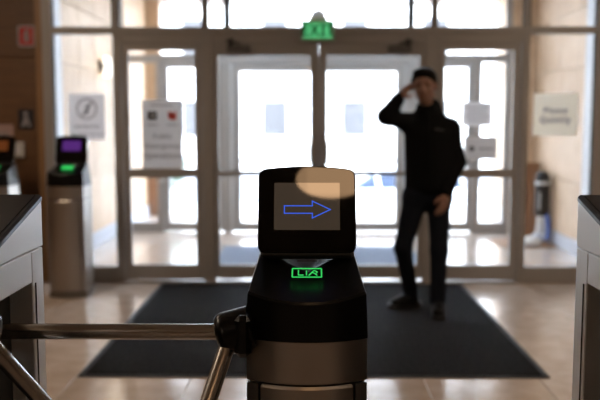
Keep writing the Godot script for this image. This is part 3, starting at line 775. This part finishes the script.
# ------------------------------------------------------------------ vestibule things
func build_vestibule() -> void:
	var o := thing("vestibule_mat", "blue grey entrance mat on the vestibule floor", "mat", Vector3(0.12, 0, -8.31))
	bpart(o, "pile", Vector3(2.1, 0.012, 1.30), Vector3(0, 0.0065, 0), M.mat_blue, 0.004)
	for s in [-1, 1]:
		bpart(o, "border", Vector3(2.18, 0.008, 0.04), Vector3(0, 0.0045, s * 0.67), M.rubber, 0.003)
	# wall sconce
	o = thing("wall_sconce", "white glass wall sconce on a dark bracket on the tan wall", "sconce", Vector3(-2.399, 2.05, -9.45))
	bpart(o, "bracket", Vector3(0.035, 0.15, 0.06), Vector3(0.0175, 0, 0.11), M.rubber, 0.006)
	var st := new_st(); add_tube(st, [Vector3(0.025, 0, 0.10), Vector3(0.06, 0, 0.04)], 0.012, 10); stpart(o, "stem", st, M.rubber)
	st = new_st(); add_lathe(st, [Vector2(0, -0.12), Vector2(0.032, -0.115), Vector2(0.045, -0.09), Vector2(0.048, 0.0), Vector2(0.045, 0.09), Vector2(0.032, 0.115), Vector2(0, 0.12)], 20); stpart(o, "lamp_globe", st, M.opal, Vector3(0.062, 0, 0))
	var ol := OmniLight3D.new(); ol.name = "sconce_light"; o.add_child(ol); ol.position = Vector3(0.062, 0, 0); ol.light_color = Color(1.0, 0.93, 0.82); ol.light_energy = 0.03; ol.light_size = 0.04; ol.omni_range = 15; ol.shadow_enabled = true
	# upright cleaner with its things
	o = thing("upright_cleaner", "black upright floor cleaner with white foot beside the tan wall", "floor cleaner", Vector3(2.745, 0.016, -9.32), -0.3)
	var prof := [Vector2(0, 0.30), Vector2(0.075, 0.30), Vector2(0.083, 0.34), Vector2(0.083, 0.70), Vector2(0.075, 0.78), Vector2(0.045, 0.82), Vector2(0, 0.82)]
	st = new_st(); add_lathe(st, prof, 22); stpart(o, "body", st, M.black_matte)
	st = new_st(); add_lathe(st, [Vector2(0.083, 0.668), Vector2(0.087, 0.672), Vector2(0.087, 0.70), Vector2(0.083, 0.705)], 22); stpart(o, "white_band", st, M.plastic_white)
	bpart(o, "label_strip", Vector3(0.014, 0.20, 0.01), Vector3(-0.025, 0.48, 0.078), M.plastic_white, 0.002)
	st = new_st(); add_loft(st, [section(0.07, 0.03, 0.06, -0.06, 0.10), section(0.055, 0.03, 0.05, -0.05, 0.30)]); stpart(o, "neck", st, M.plastic_white)
	bpart(o, "foot", Vector3(0.17, 0.09, 0.22), Vector3(-0.01, 0.055, 0.03), M.base, 0.025)
	st = new_st()
	var path := []
	for k in 14:
		var t := k / 13.0
		path.append(Vector3(0.06 + 0.02 * sin(t * 3.0), 0.32 - 0.27 * t, 0.05 + 0.14 * t))
	add_tube(st, path, 0.024, 10); stpart(o, "hose", st, M.plastic_blue)
	o = thing("cardboard_sheet", "flat brown cardboard lying on the vestibule floor under the floor cleaner", "cardboard", Vector3(2.50, 0.0005, -9.25), 0.1)
	bpart(o, "sheet", Vector3(0.60, 0.012, 0.62), Vector3(0, 0.006, 0), M.card, 0.003)
	o = thing("folded_cloth", "white crumpled cloth on the flat cardboard beside the floor cleaner", "cloth", Vector3(2.55, 0.0135, -9.06))
	st = new_st()
	var nz := FastNoiseLite.new(); nz.seed = 4; nz.frequency = 9.0
	var rings := []
	for j in 5:
		var r := []
		for k in 20:
			var a := TAU * k / 20
			var rr := [0.11, 0.12, 0.10, 0.06, 0.02][j] as float
			rr *= 1.0 + 0.5 * nz.get_noise_2d(cos(a) + j * 0.3, sin(a))
			r.append(Vector3(rr * cos(a), [0.0, 0.03, 0.07, 0.095, 0.10][j] + 0.02 * nz.get_noise_2d(cos(a) * 2.0, sin(a) * 2.0 + j) * (1 if j > 0 else 0), rr * sin(a) * 0.8))
		rings.append(r)
	add_loft(st, rings); stpart(o, "cloth", st, M.plastic_white)
	o = thing("brown_panel", "tall brown board standing in the corner by the floor cleaner", "board", Vector3(2.715, 0.0, -9.72))
	bpart(o, "board", Vector3(0.20, 0.90, 0.10), Vector3(0, 0.451, 0), M.brown, 0.01)
	bpart(o, "cap", Vector3(0.21, 0.02, 0.11), Vector3(0, 0.911, 0), M.wood, 0.004)

# ------------------------------------------------------------------ person
# surface nets over a field of tapered capsules ("c", a, b, ra, rb), ellipsoids ("e", centre, radii, turn) and cuts ("x", centre, radii, turn)
func sdf_into(st: SurfaceTool, prims: Array, cell: float, k: float) -> void:
	var lo := Vector3.ONE * 1e9; var hi := -lo
	var boxes := []
	for p in prims:
		var a: Vector3; var b: Vector3
		if p[0] == "c":
			var r: Vector3 = Vector3.ONE * max(p[3], p[4])
			a = p[1].min(p[2]) - r; b = p[1].max(p[2]) + r
		else:
			var r2: Vector3 = Vector3.ONE * max(p[2].x, max(p[2].y, p[2].z))
			a = p[1] - r2; b = p[1] + r2
		var g := Vector3.ONE * (k + 2.5 * cell)
		boxes.append([a - g, b + g])
		if p[0] != "x": lo = lo.min(a - g); hi = hi.max(b + g)
	var nx := int((hi.x - lo.x) / cell) + 2; var ny := int((hi.y - lo.y) / cell) + 2; var nz := int((hi.z - lo.z) / cell) + 2
	var f := PackedFloat32Array(); f.resize(nx * ny * nz); f.fill(0.2)
	for i in prims.size():
		var p = prims[i]
		var i0 := Vector3i(((boxes[i][0] - lo) / cell).floor()).max(Vector3i.ZERO); var i1 := Vector3i(((boxes[i][1] - lo) / cell).ceil()).min(Vector3i(nx - 1, ny - 1, nz - 1))
		var capsule: bool = p[0] == "c"; var cut: bool = p[0] == "x"
		var A: Vector3 = p[1]; var ba := Vector3.ZERO; var l2 := 1.0; var ra := 0.0; var rb := 0.0; var R := Vector3.ONE; var inv := Basis.IDENTITY; var mn := 0.0
		if capsule:
			ba = p[2] - A; l2 = max(ba.length_squared(), 1e-9); ra = p[3]; rb = p[4]
		else:
			R = p[2]; mn = min(R.x, min(R.y, R.z)); inv = (p[3] as Basis).inverse() if p.size() > 3 else Basis.IDENTITY
		for z in range(i0.z, i1.z + 1):
			for y in range(i0.y, i1.y + 1):
				var at := (z * ny + y) * nx
				for x in range(i0.x, i1.x + 1):
					var q := lo + Vector3(x, y, z) * cell - A
					var d: float
					if capsule:
						var t: float = clampf(q.dot(ba) / l2, 0.0, 1.0)
						d = (q - ba * t).length() - (ra + (rb - ra) * t)
					else:
						d = ((inv * q) / R).length()
						d = (d - 1.0) * mn if d > 1.0 or mn > 0.03 else (d - 1.0) * mn
					var o := f[at + x]
					if cut:
						f[at + x] = max(o, -d)
					else:
						var h: float = max(k - absf(o - d), 0.0) / k
						f[at + x] = min(o, d) - h * h * k * 0.25
	var vid := {}
	var vp := []
	var vn := []
	var sx := 1; var sy := nx; var sz := nx * ny
	var offs := [0, sx, sy, sx + sy, sz, sx + sz, sy + sz, sx + sy + sz]
	var cor := [Vector3(0, 0, 0), Vector3(1, 0, 0), Vector3(0, 1, 0), Vector3(1, 1, 0), Vector3(0, 0, 1), Vector3(1, 0, 1), Vector3(0, 1, 1), Vector3(1, 1, 1)]
	var edges := [[0, 1], [2, 3], [4, 5], [6, 7], [0, 2], [1, 3], [4, 6], [5, 7], [0, 4], [1, 5], [2, 6], [3, 7]]
	for z in nz - 1:
		for y in ny - 1:
			var at2 := (z * ny + y) * nx
			for x in nx - 1:
				var c0 := at2 + x
				var neg := 0
				var f0 := f[c0]
				if absf(f0) > 3.0 * cell and f0 < 0.19: continue
				for o2 in offs:
					if f[c0 + o2] < 0.0: neg += 1
				if neg == 0 or neg == 8: continue
				var sum := Vector3.ZERO; var cnt := 0
				for e in edges:
					var fa := f[c0 + offs[e[0]]]; var fb := f[c0 + offs[e[1]]]
					if (fa < 0.0) != (fb < 0.0):
						sum += cor[e[0]].lerp(cor[e[1]], fa / (fa - fb)); cnt += 1
				var gx := (f[c0 + 1] + f[c0 + sy + 1] + f[c0 + sz + 1] + f[c0 + sy + sz + 1]) - (f[c0] + f[c0 + sy] + f[c0 + sz] + f[c0 + sy + sz])
				var gy := (f[c0 + sy] + f[c0 + sy + 1] + f[c0 + sz + sy] + f[c0 + sy + sz + 1]) - (f[c0] + f[c0 + 1] + f[c0 + sz] + f[c0 + 1 + sz])
				var gz := (f[c0 + sz] + f[c0 + sz + 1] + f[c0 + sz + sy] + f[c0 + sy + sz + 1]) - (f[c0] + f[c0 + 1] + f[c0 + sy] + f[c0 + 1 + sy])
				vid[c0] = vp.size()
				vp.append(lo + (Vector3(x, y, z) + sum / cnt) * cell)
				vn.append(Vector3(gx, gy, gz).normalized())
	for c1 in vid:
		# edges along x, y and z that start at this cell's low corner
		for ax in [[sx, sy, sz], [sy, sz, sx], [sz, sx, sy]]:
			if (f[c1] < 0.0) == (f[c1 + ax[0]] < 0.0): continue
			var q0: int = c1; var q1: int = c1 - ax[1]; var q2: int = c1 - ax[1] - ax[2]; var q3: int = c1 - ax[2]
			if not (vid.has(q1) and vid.has(q2) and vid.has(q3)): continue
			var a2: int = vid[q0]; var b2: int = vid[q1]; var c2: int = vid[q2]; var d2: int = vid[q3]
			tri(st, vp[a2], vp[b2], vp[c2], vn[a2], vn[b2], vn[c2])
			tri(st, vp[a2], vp[c2], vp[d2], vn[a2], vn[c2], vn[d2])

func V(x: float, y: float, z: float) -> Vector3: return Vector3(x, y, z)

# fingers as chains from knuckle points; `d` along the hand, `s` across toward the thumb, `n` palm normal (fingers curl toward n)
func hand(wrist: Vector3, d: Vector3, s: Vector3, n: Vector3, curl: float) -> Array:
	var out := [["c", wrist, wrist + d * 0.05, 0.024, 0.026]]
	for k in 4:
		var across := s * (0.031 - 0.0205 * k)
		var kn := wrist + d * (0.092 - 0.004 * absf(k - 1.0)) + across
		out.append(["c", wrist + d * 0.03 + across * 0.7, kn, 0.017, 0.0115])
		var l := [0.072, 0.080, 0.074, 0.058][k] as float
		var dir := d; var p := kn
		for j in 3:
			var a := curl * (0.6 + 0.35 * j)
			dir = (d * cos(a) + n * sin(a)).normalized()
			var q: Vector3 = p + dir * l * [0.45, 0.31, 0.24][j]
			out.append(["c", p, q, 0.0098 - 0.0007 * j, 0.0090 - 0.0007 * j]); p = q
	var t0 := wrist + d * 0.028 + s * 0.024
	var t1 := t0 + (d * 0.55 + s * 0.7 + n * 0.35).normalized() * 0.045
	var t2 := t1 + (d * 0.9 + s * 0.15 + n * 0.35).normalized() * 0.034
	out.append(["c", t0, t1, 0.017, 0.0125]); out.append(["c", t1, t2, 0.0115, 0.0095])
	return out

func build_person() -> void:
	var o := thing("person", "person in dark jacket and jeans stepping on the mat, hand raised to head", "person", Vector3(0.90, 0.0125, -5.9))
	# joints, metres from the foot point (x to the picture's right, z toward the lobby)
	var shR := V(-0.135, 1.39, -0.04); var elR := V(-0.325, 1.440, 0.05); var wrR := V(-0.236, 1.572, 0.06)
	var shL := V(0.160, 1.355, -0.05); var elL := V(0.215, 1.105, -0.04); var wrL := V(0.120, 0.875, 0.09)
	var hipR := V(-0.088, 0.845, -0.05); var knR := V(-0.185, 0.47, 0.0); var anR := V(-0.105, 0.095, -0.14)
	var hipL := V(0.085, 0.845, -0.05); var knL := V(0.080, 0.455, 0.03); var anL := V(0.062, 0.09, 0.10)
	# head frame: looking toward the lobby, turned a little toward the raised hand
	var hc := V(-0.046, 1.657, 0.015)
	var hb := Basis(Vector3.UP, -0.28) * Basis(Vector3.RIGHT, 0.06) * Basis(Vector3.BACK, 0.05)
	var H := func(x, y, z): return hc + hb * Vector3(x, y, z)
	# ---- body, one skin mesh
	var st := new_st()
	var body := [
		["c", V(-0.035, 1.56, -0.02), V(0.005, 1.43, -0.045), 0.052, 0.06],
		["c", V(-0.08, 1.33, -0.05), V(-0.05, 0.98, -0.05), 0.085, 0.085], ["c", V(0.11, 1.33, -0.05), V(0.06, 0.98, -0.05), 0.085, 0.085],
		["c", shR, V(0.02, 1.40, -0.05), 0.055, 0.07], ["c", shL, V(0.02, 1.40, -0.05), 0.055, 0.07],
		["c", shR, elR, 0.047, 0.036], ["c", elR, wrR, 0.036, 0.025], ["c", shL, elL, 0.047, 0.036], ["c", elL, wrL, 0.036, 0.025],
		["c", hipR, hipL, 0.09, 0.09], ["c", hipR, knR, 0.075, 0.048], ["c", knR, anR, 0.048, 0.026], ["c", hipL, knL, 0.075, 0.048], ["c", knL, anL, 0.048, 0.026],
		["c", anR, V(-0.15, 0.045, -0.11), 0.024, 0.016], ["c", anL, V(0.055, 0.045, 0.17), 0.024, 0.016]]
	sdf_into(st, body, 0.014, 0.04)
	var head := [
		["e", H.call(0, 0.035, -0.012), V(0.083, 0.090, 0.096), hb], ["e", H.call(0, -0.03, 0.02), V(0.069, 0.082, 0.070), hb],
		["e", H.call(0, -0.085, 0.045), V(0.040, 0.030, 0.034), hb], ["c", H.call(-0.050, -0.065, 0.0), H.call(0.050, -0.065, 0.0), 0.022, 0.022],
		["c", H.call(0, -0.05, -0.02), V(-0.02, 1.47, -0.04), 0.05, 0.056],
		["c", H.call(0, 0.012, 0.086), H.call(0, -0.026, 0.104), 0.009, 0.014], ["c", H.call(-0.012, -0.030, 0.094), H.call(0.012, -0.030, 0.094), 0.009, 0.009],
		["c", H.call(-0.045, 0.022, 0.070), H.call(0.045, 0.022, 0.070), 0.013, 0.013],
		["c", H.call(-0.022, -0.058, 0.079), H.call(0.022, -0.058, 0.079), 0.008, 0.008],
		["e", H.call(-0.088, -0.005, -0.005), V(0.010, 0.032, 0.020), hb], ["e", H.call(0.088, -0.005, -0.005), V(0.010, 0.032, 0.020), hb],
		["e", H.call(-0.042, -0.03, 0.055), V(0.022, 0.024, 0.022), hb], ["e", H.call(0.042, -0.03, 0.055), V(0.022, 0.024, 0.022), hb]]
	sdf_into(st, head, 0.005, 0.014)
	var handR := hand(wrR, (V(-0.150, 1.668, 0.035) - wrR).normalized(), V(0.30, -0.35, 0.88).normalized(), V(0.72, -0.55, -0.42).normalized(), 0.35)
	sdf_into(st, handR, 0.004, 0.008)
	var handL := hand(wrL, V(-0.30, -0.92, 0.12).normalized(), V(-0.72, 0.30, 0.62).normalized(), V(-0.60, 0.12, -0.79).normalized(), 0.45)
	sdf_into(st, handL, 0.004, 0.008)
	var skin := stpart(o, "body", st, M.skin)
	# face details
	for s in [-1, 1]:
		var e := new_st(); add_lathe(e, [Vector2(0, -0.008), Vector2(0.007, -0.005), Vector2(0.0095, 0), Vector2(0.007, 0.005), Vector2(0, 0.008)], 12)
		stpart(skin, "eye", e, M.eye, H.call(s * 0.032, 0.004, 0.076), hb * Basis(Vector3.BACK, PI / 2) * Basis.from_scale(Vector3(0.8, 1.5, 0.6)))
		var b := new_st(); add_tube(b, [H.call(s * 0.014, 0.024, 0.086), H.call(s * 0.034, 0.029, 0.080), H.call(s * 0.052, 0.022, 0.064)], 0.005, 8)
		stpart(skin, "eyebrow", b, M.hair)
	var lp := new_st(); add_tube(lp, [H.call(-0.024, -0.060, 0.076), H.call(-0.008, -0.057, 0.086), H.call(0.008, -0.057, 0.086), H.call(0.024, -0.060, 0.076)], 0.0055, 8)
	stpart(skin, "lips", lp, M.lip)
	# ---- hair
	st = new_st()
	sdf_into(st, [
		["e", H.call(0, 0.055, -0.022), V(0.093, 0.086, 0.100), hb], ["e", H.call(0, 0.095, 0.030), V(0.077, 0.038, 0.062), hb], ["e", H.call(-0.02, 0.105, 0.055), V(0.05, 0.026, 0.036), hb],
		["c", H.call(-0.08, 0.005, -0.03), H.call(-0.082, 0.05, 0.02), 0.018, 0.012], ["c", H.call(0.08, 0.005, -0.03), H.call(0.082, 0.05, 0.02), 0.018, 0.012], ["c", H.call(-0.04, -0.02, -0.075), H.call(0.04, -0.02, -0.075), 0.03, 0.03],
		["x", H.call(0, -0.02, 0.078), V(0.076, 0.088, 0.064), hb]], 0.006, 0.012)
	stpart(o, "hair", st, M.hair)
	# ---- jacket with a standing collar
	st = new_st()
	sdf_into(st, [
		["c", V(-0.075, 1.30, -0.045), V(-0.070, 0.93, -0.045), 0.105, 0.102], ["c", V(0.105, 1.30, -0.045), V(0.090, 0.93, -0.045), 0.105, 0.102],
		["c", V(0.01, 1.30, -0.02), V(0.01, 0.95, -0.02), 0.115, 0.115],
		["c", shR, V(0.0, 1.41, -0.05), 0.066, 0.075], ["c", shL, V(0.02, 1.41, -0.05), 0.066, 0.075],
		["c", V(-0.01, 1.43, -0.035), V(-0.02, 1.495, -0.02), 0.092, 0.080], ["c", V(0.045, 1.44, -0.06), V(0.04, 1.515, -0.06), 0.060, 0.052],
		["c", shR, elR, 0.070, 0.056], ["c", elR, wrR + (elR - wrR) * 0.06, 0.062, 0.050],
		["c", shL, elL, 0.070, 0.058], ["c", elL, wrL + (elL - wrL) * 0.06, 0.060, 0.043],
		["x", V(-0.035, 1.60, 0.02), V(0.074, 0.085, 0.078)]], 0.012, 0.045)
	var jk := stpart(o, "jacket", st, M.jacket)
	var zp := new_st(); add_tube(zp, [V(-0.022, 1.47, 0.075), V(-0.012, 1.35, 0.103), V(-0.004, 1.15, 0.110), V(0.0, 0.90, 0.106)], 0.006, 8); stpart(jk, "zip", zp, M.jacket)
	bpart(jk, "chest_patch", Vector3(0.075, 0.016, 0.006), V(0.055, 1.345, 0.088), M.patch, 0.002, Basis(Vector3.UP, 0.2) * Basis(Vector3.BACK, -0.12))
	# ---- trousers
	st = new_st()
	sdf_into(st, [
		["c", V(-0.06, 0.90, -0.05), V(0.06, 0.90, -0.05), 0.105, 0.105], ["c", hipR, hipL, 0.105, 0.105],
		["c", hipR, knR, 0.094, 0.066], ["c", knR, anR + V(0.0, 0.005, 0), 0.066, 0.055], ["c", hipL, knL, 0.094, 0.066], ["c", knL, anL + V(0, 0.005, 0), 0.066, 0.055]], 0.012, 0.03)
	stpart(o, "trousers", st, M.jeans)
	# ---- shoes
	for q in [[V(-0.088, 0.0, -0.147), V(-0.222, 0.0, -0.075)], [V(0.068, 0.0, 0.085), V(0.045, 0.0, 0.255)]]:
		var heel: Vector3 = q[0]; var toe: Vector3 = q[1]
		st = new_st()
		sdf_into(st, [["c", heel + V(0, 0.045, 0), heel + V(0, 0.095, 0), 0.042, 0.040], ["c", heel + V(0, 0.042, 0), toe + V(0, 0.036, 0), 0.041, 0.034], ["c", heel.lerp(toe, 0.25) + V(0, 0.07, 0), heel.lerp(toe, 0.6) + V(0, 0.055, 0), 0.038, 0.036], ["c", heel.lerp(toe, 0.55) + V(0, 0.035, 0), toe + V(0, 0.034, 0), 0.045, 0.034]], 0.008, 0.02)
		var sh := stpart(o, "shoe", st, M.shoe)
		var dirv := (toe - heel); var ang := atan2(dirv.x, dirv.z)
		var so := new_st(); add_prism(so, round_rect(0.096, 0.295, 0.047, 6), -0.012, 0.012, 0.003)
		stpart(sh, "sole", so, M.rubber, heel.lerp(toe, 0.5) + V(0, 0.012, 0), Basis(Vector3.UP, ang) * Basis(Vector3.RIGHT, -PI / 2))

# ------------------------------------------------------------------ lamps
func build_lamps() -> void:
	# round pendant lamp over the aisle: the screen of the middle post mirrors it
	var o := thing("pendant_lamp", "round warm pendant lamp hanging over the turnstile aisle", "lamp", LAMP_AT)
	var st := new_st(); add_lathe(st, [Vector2(0.185, 0.0), Vector2(0.195, 0.0), Vector2(0.195, 0.09), Vector2(0.05, 0.12), Vector2(0.0, 0.12)], 40); stpart(o, "lamp_shade", st, M.rubber)
	st = new_st(); add_lathe(st, [Vector2(0.0, -0.006), Vector2(0.185, -0.002), Vector2(0.185, 0.01), Vector2(0.0, 0.01)], 40); stpart(o, "lamp_diffuser", st, M.lamp)
	st = new_st(); add_tube(st, [Vector3(0, 0.12, 0), Vector3(0, 3.19 - LAMP_AT.y, 0)], 0.008, 8); stpart(o, "rod", st, M.rubber)
	var sp := AreaLight3D.new(); sp.name = "pendant_lamp_light"; o.add_child(sp); sp.position = Vector3(0, -0.010, 0); sp.rotation.x = -PI / 2
	sp.area_size = Vector2(0.26, 0.26); sp.light_color = Color(1.0, 0.80, 0.60); sp.light_energy = 0.006; sp.area_range = 12; sp.shadow_enabled = true
	# flush ceiling panels of the lobby; rear and vestibule pairs added as fill light
	for q in [[-2.8, -2.8], [2.8, -2.8], [-2.8, -4.7], [2.8, -4.7], [-0.9, -8.6], [1.3, -8.6], [-2.8, 2.5], [2.8, 2.5]]:
		var c := thing("ceiling_lamp", "square flush ceiling lamp %s, %s" % ["toward the restroom sign" if q[0] < 0 else "toward the yellow notice", "added by the rear wall" if q[1] > 0 else "beside the turnstiles" if q[1] > -4 else ("near the glass doors" if q[1] > -7 else "added over the vestibule mat")], "lamp", Vector3(q[0], 3.199, q[1]), 0.0, "ceiling lamps of the lobby")
		bpart(c, "lamp_frame", Vector3(0.64, 0.04, 0.64), Vector3(0, -0.02, 0), M.plastic_white, 0.006)
		bpart(c, "lamp_panel", Vector3(0.58, 0.006, 0.58), Vector3(0, -0.042, 0), M.lamp_soft if q[1] > -7 else M.fill_cool, 0.0)
		var al := AreaLight3D.new(); al.name = "ceiling_lamp_light"; c.add_child(al); al.position = Vector3(0, -0.052, 0); al.rotation.x = -PI / 2
		al.area_size = Vector2(0.58, 0.58); al.light_color = Color(1.0, 0.90, 0.79) if q[1] > -7 else Color(0.84, 0.92, 1.0); al.light_energy = LAMP_E if q[1] > -7 else 1.1; al.area_range = 14; al.shadow_enabled = true

const LAMP_AT := Vector3(0.13, 2.30, -0.44)
const LAMP_E := 0.5

# ------------------------------------------------------------------ scene
func _ready() -> void:
	# camera
	var cam := Camera3D.new(); cam.name = "camera"; add_child(cam)
	cam.position = Vector3(0, 1.42, 0)
	cam.rotation = Vector3(-atan(79.0 / 800.0), atan(7.0 / 800.0), 0)
	cam.near = 0.05; cam.far = 200.0
	var at := CameraAttributesPhysical.new()
	at.frustum_focal_length = 48.0; at.frustum_focus_distance = 2.02; at.exposure_aperture = 2.4; at.frustum_near = 0.05; at.frustum_far = 200.0
	cam.attributes = at
	cam.current = true
	# sky and exposure
	var we := WorldEnvironment.new(); we.name = "environment"; add_child(we)
	var env := Environment.new()
	env.background_mode = Environment.BG_SKY
	var sm := ProceduralSkyMaterial.new()
	sm.sky_top_color = Color(0.80, 0.89, 1.0); sm.sky_horizon_color = Color(0.97, 0.98, 1.0); sm.sky_curve = 0.15; sm.energy_multiplier = 6.1
	sm.ground_bottom_color = Color(0.5, 0.5, 0.5); sm.ground_horizon_color = Color(0.8, 0.8, 0.8)
	var sky := Sky.new(); sky.sky_material = sm; env.sky = sky
	env.tonemap_mode = Environment.TONE_MAPPER_LINEAR; env.tonemap_exposure = 4.4
	env.sdfgi_enabled = true; env.ssao_enabled = true; env.ssil_enabled = true
	we.environment = env
	# sun, high behind the building: it lights the street and the facades over the road
	var sun := DirectionalLight3D.new(); sun.name = "sun"; add_child(sun)
	sun.rotation = Vector3(deg_to_rad(-52), deg_to_rad(25), 0); sun.light_energy = 1.0; sun.light_color = Color(1.0, 0.96, 0.90); sun.light_angular_distance = 0.5; sun.shadow_enabled = true
	sun.sky_mode = DirectionalLight3D.SKY_MODE_LIGHT_ONLY

	make_materials()
	M.green = glow(Color(0.22, 0.92, 0.42), 0.19)
	M.blue = glow(Color(0.20, 0.40, 0.95), 0.2)
	M.slot = mat(Color(0.16, 0.07, 0.06), 0.4)
	M.exit_glow = glow(Color(0.34, 0.78, 0.50), 0.2)
	M.exit_case = mat(Color(0.62, 0.74, 0.66), 0.5)
	M.exit_dark = mat(Color(0.05, 0.34, 0.18), 0.6)
	M.opal = glow(Color(1.0, 0.97, 0.92), 0.5); M.opal.albedo_color = Color(0.9, 0.9, 0.88)
	M.lamp = glow(Color(1.0, 0.80, 0.60), 1.45)
	M.lamp_soft = glow(Color(1.0, 0.90, 0.79), 1.5)
	M.fill_cool = glow(Color(0.84, 0.92, 1.0), 1.5)  # panel glow of the vestibule pair, added to brighten the street-door frames
	M.lid_rim = mat(Color(0.30, 0.31, 0.33), 0.3, 0.8)
	M.paper_pink = mat(Color(0.66, 0.55, 0.52), 0.8)

	build_room()
	build_inner_storefront()
	build_outer_storefront()
	build_outside()
	build_lamps()

	# mat in the lobby
	var m := thing("entrance_mat", "large dark grey ribbed entrance mat under the man on the lobby floor", "mat", Vector3(0.037, 0, -5.61))
	m.set_meta("label", "large charcoal entrance mat on the lobby floor inside the glass doors")
	bpart(m, "pile", Vector3(2.56, 0.011, 2.50), Vector3(0, 0.0062, 0), M.mat_pile, 0.004)
	for s in [-1, 1]:
		bpart(m, "border", Vector3(2.63, 0.007, 0.036), Vector3(0, 0.004, s * 1.268), M.rubber, 0.003)
		bpart(m, "border", Vector3(0.036, 0.007, 2.50), Vector3(s * 1.298, 0.004, 0), M.rubber, 0.003)

	# turnstile units
	var post := reader_unit("steel turnstile post with black tilted screen showing a blue arrow", Vector3(0.0, 0, -1.98), 0.0, Color(0.40, 0.345, 0.29), 0.07)
	tripod(post, Vector3(-0.180, 0.916, 0.10), -1.0)
	reader_unit("steel turnstile post with a purple lit screen by the panelled wall", Vector3(-1.93, 0, -6.45), 0.0, Color(0.50, 0.24, 0.72), 0.085, true)
	reader_unit("steel turnstile post with an orange lit screen by the panelled wall", Vector3(-2.53, 0, -6.45), 0.0, Color(0.80, 0.42, 0.18), 0.04, true)
	var cl := cabinet("long steel turnstile cabinet that the tripod arm points to", Vector3(-0.70, 0, -2.09), -1.0)
	tripod(cl, Vector3(0.004, 0.972, 0.432), 1.0, false)
	cabinet("long steel turnstile cabinet on the side of the yellow notice", Vector3(0.71, 0, -2.09), 1.0)

	build_signs()
	build_vestibule()
	build_person()
